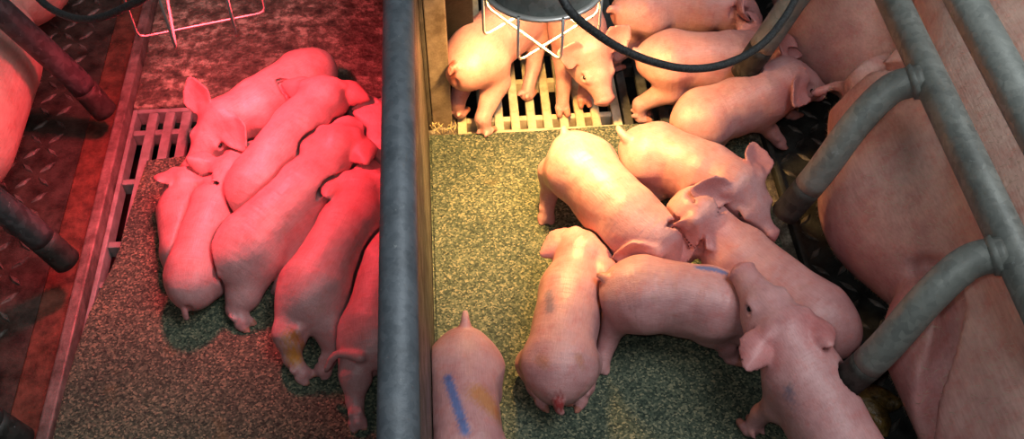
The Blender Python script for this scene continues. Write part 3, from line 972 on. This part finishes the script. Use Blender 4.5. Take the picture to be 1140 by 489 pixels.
# ---- sows
sow = []
for a, b, ra, rb, k in (
        ((0.93, 0.48, .25), (0.96, 0.75, .27), .26, .28, .05),
        ((0.96, 0.75, .27), (0.96, 1.35, .27), .28, .27, .05),
        ((0.96, 1.35, .27), (0.93, 1.85, .25), .27, .22, .05),
        ((0.83, 1.00, .24), (0.83, 0.62, .24), .19, .19, .05),
        ((0.680, 0.955, .135), (0.705, 1.10, .140), .143, .125, .035),
        ((0.680, 0.955, .135), (0.700, 0.88, .140), .143, .135, .035),
        ((0.675, 0.705, .130), (0.695, 0.54, .135), .122, .130, .018),
        ((0.70, 1.36, .13), (0.86, 1.30, .34), .125, .12, .022),
        ((0.70, 1.36, .13), (0.68, 1.62, .12), .125, .10, .04),
        ((0.84, 0.36, .25), (0.90, 0.62, .36), .20, .17, .03)):
    sow.append(rc(a, b, ra, rb, k))
for (x, y, z) in ((0.570, 0.72, .12), (0.545, 1.02, .12), (0.595, 1.20, .13)):
    sow.append(rc((x + .02, y, z), (x - .012, y, z - .004), 0.015, 0.008, 0.02, 'teat'))


def eval_pt(prims, p):
    d = 0.3
    for q in prims:
        b = float(q.ev(p[0], p[1], p[2]))
        hh = min(max(0.5 + 0.5 * (d - b) / q.k, 0), 1)
        d = min(d, d + (b - d) * hh - q.k * hh * (1 - hh))
    return d


def on_sow(x, y):
    """surface point of the sow that the photograph shows at a pixel"""
    o = np.array([0, 0, CAM_H])
    d = unit(at(x, y, 0) - o)
    t_ = 0.4
    for _ in range(90):
        t_ += max(eval_pt(SOW_BODY, o + d * t_), 0.0004) * 0.9
    return o + d * min(t_, 2.2)


SOW_BODY = list(sow)
CREASES = (([(917, 114), (938, 102), (962, 82), (985, 60), (1002, 34), (1016, 8)], .0075, .024),
           ([(962, 84), (990, 80), (1030, 74)], .005, .014),
           ([(1030, 296), (1050, 318), (1063, 352), (1057, 398), (1042, 440), (1034, 486)], .0048, .030))
for path_, r_, k_ in CREASES:
    W_ = [on_sow(q[0], q[1]) for q in smooth_path(path_, 5)]
    W_ = [w + unit(np.array([0, 0, CAM_H]) - w) * r_ * 0.55 for w in W_]
    W_ = [W_[0]] + [(p + 2 * q + r) / 4 for p, q, r in zip(W_[:-2], W_[1:-1], W_[2:])] + [W_[-1]]
    for a, b in zip(W_[:-1], W_[1:]):
        sow.append(rc(a, b, r_, r_, k_, '', True))
UDDER_PINK = [on_sow(*q) for q in ((960, 300), (1000, 350), (1010, 420), (935, 265), (1000, 470))]
sow_l = [rc((-1.05, 0.5, .25), (-1.06, 1.35, .26), .26, .26, .05), rc((-1.06, 1.35, .26), (-1.02, 2.0, .25), .26, .22, .05),
         rc((-0.84, 1.20, .14), (-0.84, 1.38, .14), .135, .135, .05), rc((-0.85, 0.80, .13), (-0.85, 0.98, .13), .125, .125, .05),
         rc((-0.82, 1.62, .15), (-0.86, 1.85, .2), .13, .13, .05)]


def bristles(V, Q, parent, n, lo_dir, mat, length=0.016, width=0.00045):
    tri = V[Q]
    c = tri.mean(1)
    nr = np.cross(tri[:, 1] - tri[:, 0], tri[:, 2] - tri[:, 0])
    ar = np.linalg.norm(nr, axis=1)
    nr /= ar[:, None] + 1e-12
    pick = rng.choice(len(Q), n, p=ar / ar.sum())
    w = rng.dirichlet([1, 1, 1, 1], n)
    p = (tri[pick] * w[:, :, None]).sum(1)
    d = np.asarray(lo_dir) + rng.normal(0, .25, (n, 3))
    nn = nr[pick]
    d = d - nn * (d * nn).sum(1)[:, None]
    d /= np.linalg.norm(d, axis=1)[:, None] + 1e-9
    L = length * rng.uniform(.5, 1.2, n)[:, None]
    s = np.cross(d, nn) * width
    tip = p + d * L + nn * L * 0.22
    VV = np.stack([p - s - nn * .001, p + s - nn * .001, tip], 1).reshape(-1, 3)
    FF = np.arange(3 * n).reshape(-1, 3)
    return tag(link('bristles', np_mesh('bristles', VV, FF, mat), None, parent), kind='stuff')


def sow_object(prims, label, h, seed, hair):
    lo, hi = bounds(prims)
    lo = np.maximum(lo, [-9, 0.15, -0.01]); hi = np.minimum(hi, [9, 2.2, 9])
    shape = tuple(np.ceil((hi - lo) / h).astype(int) + 3)
    lo = lo - h
    D = eval_grid(prims, lo, h, shape, 0.2)
    Z = (lo[2] + h * np.arange(shape[2]))[None, None, :]
    D = np.maximum(D, 0.0065 - Z).astype(np.float32)
    D[0], D[-1], D[:, 0], D[:, -1] = 0.05, 0.05, 0.05, 0.05
    V, Q = surface_nets(D, lo, h)
    V = relax(V, Q, 3)
    tint = np.ones((len(V), 3))
    ud = np.exp(-((V[:, 2] - 0.12) / 0.14) ** 2) * np.exp(-((np.abs(V[:, 0]) - 0.60) / 0.14) ** 2)
    tint *= 1 - ud[:, None] * np.array([0.02, 0.20, 0.10])
    for c_ in (UDDER_PINK if V[:, 0].mean() > 0 else []):
        w = np.exp(-(np.linalg.norm(V - c_, axis=1) / 0.06) ** 2)[:, None]
        tint *= 1 - w * np.array([0.06, .17, .07])
    for p in prims:
        if p.tag == 'teat':
            w = np.exp(-(np.linalg.norm(V - p.b, axis=1) / 0.028) ** 2)[:, None]
            tint *= 1 - w * np.array([0.0, .25, .2])
    org = np.array([V[:, 0].mean(), V[:, 1].mean(), 0])
    o = link('sow', np_mesh('sow', V - org, Q, M['sow'], tint, V[:, [1, 0, 2]] + V[:, [0, 0, 0]] * [0.45, 0, 0]), None, None, org)
    tag(o, label, 'sow', 'sows')
    bristles(V - org, Q, o, hair, (0.2 if V[:, 0].mean() > 0 else -0.2, -0.5, 0.6), M['bristle'])
    return o


sow_object(sow, 'large pink sow lying behind the galvanised bars at the right', 0.0065, 1, 34000)
sow_object(sow_l, 'large sow in red light lying at the upper left corner', 0.012, 2, 9000)


BARS = [rc(a, b, r, r, 0.001) for P, r in FINGERS for a, b in zip(P[:-1], P[1:])]


def mesh_pig(i):
    pg = PIGS[i]
    h = 0.0028
    lo = pg['lo'] - 2 * h
    hi = pg['hi'] + 2 * h
    shape = tuple(np.ceil((hi - lo) / h).astype(int) + 1)
    D = eval_grid([p for p in pg['prims'] if p.tag != 'ear'], lo, h, shape)
    # soft flesh pressed flat where neighbours touch
    for j, q in enumerate(PIGS):
        if j == i or np.any(q['lo'] > hi) or np.any(q['hi'] < lo):
            continue
        E = eval_grid([p for p in q['prims'] if not p.sub and p.tag != 'ear'], lo, h, shape)
        D = np.maximum(D, np.where(E < 0.02, (D - E) * 0.5 + 0.0016, -1))
        ears_q = [p for p in q['prims'] if p.tag == 'ear']
        if ears_q:
            D = np.maximum(D, 0.0060 - eval_grid(ears_q, lo, h, shape))
    ears_i = [p for p in pg['prims'] if p.tag == 'ear']
    if ears_i:
        E = eval_grid(ears_i, lo, h, shape)
        hh = np.clip(0.5 + 0.5 * (D - E) / 0.005, 0, 1)
        D = D + (E - D) * hh - 0.005 * hh * (1 - hh)
        for q in PIGS[:i]:
            if np.any(q['lo'] > hi) or np.any(q['hi'] < lo):
                continue
            ears_q = [p for p in q['prims'] if p.tag == 'ear']
            if ears_q:
                D = np.maximum(D, 0.003 - eval_grid(ears_q, lo, h, shape))
    near = [p for p in (sow if pg['lo'][0] > 0 else sow_l) if not p.sub]
    E = eval_grid(near, lo, h, shape)
    D = np.maximum(D, -E + 0.012)
    bars = [p for p in BARS if not (np.any(p.lo > hi) or np.any(p.hi < lo))]
    if bars:
        D = np.maximum(D, 0.003 - eval_grid(bars, lo, h, shape))
    X = (lo[0] + h * np.arange(shape[0]))[:, None, None]
    Y = (lo[1] + h * np.arange(shape[1]))[None, :, None]
    Z = (lo[2] + h * np.arange(shape[2]))[None, None, :]
    ground = np.where(Y > 1.263, 0.0012, MAT_Z + 0.0006)
    D = np.maximum(D, ground - Z)
    if pg['xlim']:
        if pg['xlim'][0] is not None:
            D = np.maximum(D, pg['xlim'][0] - X)
        if pg['xlim'][1] is not None:
            D = np.maximum(D, X - pg['xlim'][1])
    D = D.astype(np.float32)
    V, Q = surface_nets(D, lo, h)
    V = relax(V, Q, 2)
    # keep the largest connected piece only
    n = len(V)
    lab = np.arange(n)
    e = np.concatenate([Q[:, [0, 1]], Q[:, [1, 2]], Q[:, [2, 3]]])
    for _ in range(400):
        m = np.minimum(lab[e[:, 0]], lab[e[:, 1]])
        new = lab.copy()
        np.minimum.at(new, e[:, 0], m); np.minimum.at(new, e[:, 1], m)
        new = new[new]
        if (new == lab).all():
            break
        lab = new
    best = np.bincount(lab).argmax()
    keep = lab == best
    remap = -np.ones(n, np.int64); remap[keep] = np.arange(keep.sum())
    Q = remap[Q]; Q = Q[(Q >= 0).all(1)]
    V = V[keep]
    # skin tint: snout, ears, hooves, paint marks
    T = np.ones((len(V), 3))

    def blend(w, c):
        nonlocal T
        w = np.clip(w, 0, 1)[:, None]
        T = T * (1 - w) + T * w * np.asarray(c)
    if pg['nose'] is not None:
        blend(1.2 * np.exp(-(np.linalg.norm(V - pg['nose'], axis=1) / 0.018) ** 2), (1.0, 0.66, 0.66))
    for c, ln, nn in pg['ears']:
        blend(0.9 * np.exp(-(np.linalg.norm(V - c, axis=1) / (ln * .6)) ** 4), (1.02, 0.80, 0.80))
    for b in pg['hoof']:
        blend(1.0 * (np.linalg.norm(V - b, axis=1) < 0.0095 * pg['sc']), (0.80, 0.66, 0.50))
    if pg['path'] is not None:
        blend(0.6 * np.exp(-(np.linalg.norm(V - pg['anus'], axis=1) / 0.012) ** 2), (0.95, 0.62, 0.60))
    for pts, r, c in pg['marks']:
        W = [P3(p) for p in pts]
        dd = np.full(len(V), 9.0)
        for a, b in zip(W[:-1], W[1:]):
            ab = b - a
            # distance across the streak, the depth of the coat counted less
            t_ = np.clip((V - a) @ ab / (ab @ ab), 0, 1)
            dv = V - a - t_[:, None] * ab
            dv[:, 2] *= 0.35
            dd = np.minimum(dd, np.linalg.norm(dv, axis=1))
        wob = 1 + 0.35 * np.sin(V[:, 0] * 900) * np.sin(V[:, 1] * 760)
        blend(0.9 * (1 - np.clip((dd / (r * wob) - 0.6) / 0.9, 0, 1)), c)
    pa = np.array(pg['path'])
    arc = np.concatenate([[0], np.linalg.norm(np.diff(pa, axis=0), axis=1).cumsum()])
    tgs = np.gradient(pa, axis=0); tgs /= np.linalg.norm(tgs, axis=1)[:, None]
    near_i = ((V[:, None, :] - pa[None]) ** 2).sum(2).argmin(1)
    dv = V - pa[near_i]
    along = arc[near_i] + (dv * tgs[near_i]).sum(1)
    lat = np.cross(ZUP, tgs[near_i])
    coat = np.stack([along + 3.7 * i, (dv * lat).sum(1), dv[:, 2]], 1)
    org = np.array([V[:, 0].mean(), V[:, 1].mean(), 0.0])
    o = link('piglet', np_mesh('piglet', V - org, Q, M['piglet'], T, coat), None, None, org)
    tag(o, pg['label'], 'piglet', pg['group'])
    for ec in pg['eyes']:
        if np.linalg.norm(V - ec, axis=1).min() > 0.0055:          # pressed into a neighbour: closed from view
            continue
        if any(np.all(ec > q['lo']) and np.all(ec < q['hi']) and min(float(p.ev(*ec)) for p in q['prims'] if not p.sub) < 0.009 for j, q in enumerate(PIGS) if j != i):
            continue
        bm = bmesh.new()
        bmesh.ops.create_uvsphere(bm, u_segments=12, v_segments=8, radius=0.0036 * pg['sc'])
        link('eye', bm_mesh('eye', bm, True), M['eye'], o, ec - org)
    return o


for i in range(len(PIGS)):
    mesh_pig(i)

# ------------------------------------------------------------------ litter on the floor
cl_pr = []
for k in range(16):
    b = at(962 + rng.uniform(-8, 18), 445 + rng.uniform(-22, 36), 0.016)
    cl_pr.append(rc(b, b + rng.normal(0, .012, 3) * [1, 1, .4], rng.uniform(.008, .017), rng.uniform(.006, .012), .008))
lo, hi = bounds(cl_pr)
h = 0.004
D = eval_grid(cl_pr, lo - 2 * h, h, tuple(np.ceil((hi - lo) / h).astype(int) + 5))
D = np.maximum(D, 0.0125 - (lo[2] - 2 * h + h * np.arange(D.shape[2]))[None, None, :])
V, Q = surface_nets(D, lo - 2 * h, h)
org = np.array([V[:, 0].mean(), V[:, 1].mean(), 0.0])
tag(link('manure_clump', np_mesh('manure_clump', V - org, Q, M['manure']), None, None, org), 'wet brown manure clump below the end of the nearest crate bar', 'manure')

bm = bmesh.new()
for k in range(34):
    b = at(480 + rng.uniform(-2, 26), 140 + rng.uniform(-8, 10), 0.006)
    b[0] = max(b[0], X_DIV1 + 0.004)
    a = rng.uniform(0, math.pi)
    L = rng.uniform(.008, .022)
    mid = b + np.array([math.cos(a) * L * .5, math.sin(a) * L * .5, rng.uniform(0.002, .012)])
    e = b + np.array([math.cos(a + .5) * L, math.sin(a + .5) * L, rng.uniform(0, .012)])
    for q in (mid, e):
        q[0] = max(q[0], X_DIV1 + 0.003)
    tube_bm(bm, [b, mid, e], 0.0007, 4)
tag(link('straw_litter', bm_mesh('straw_litter', bm), M['straw']), 'wisps of pale straw caught at the foot of the post', 'straw', kind='stuff')
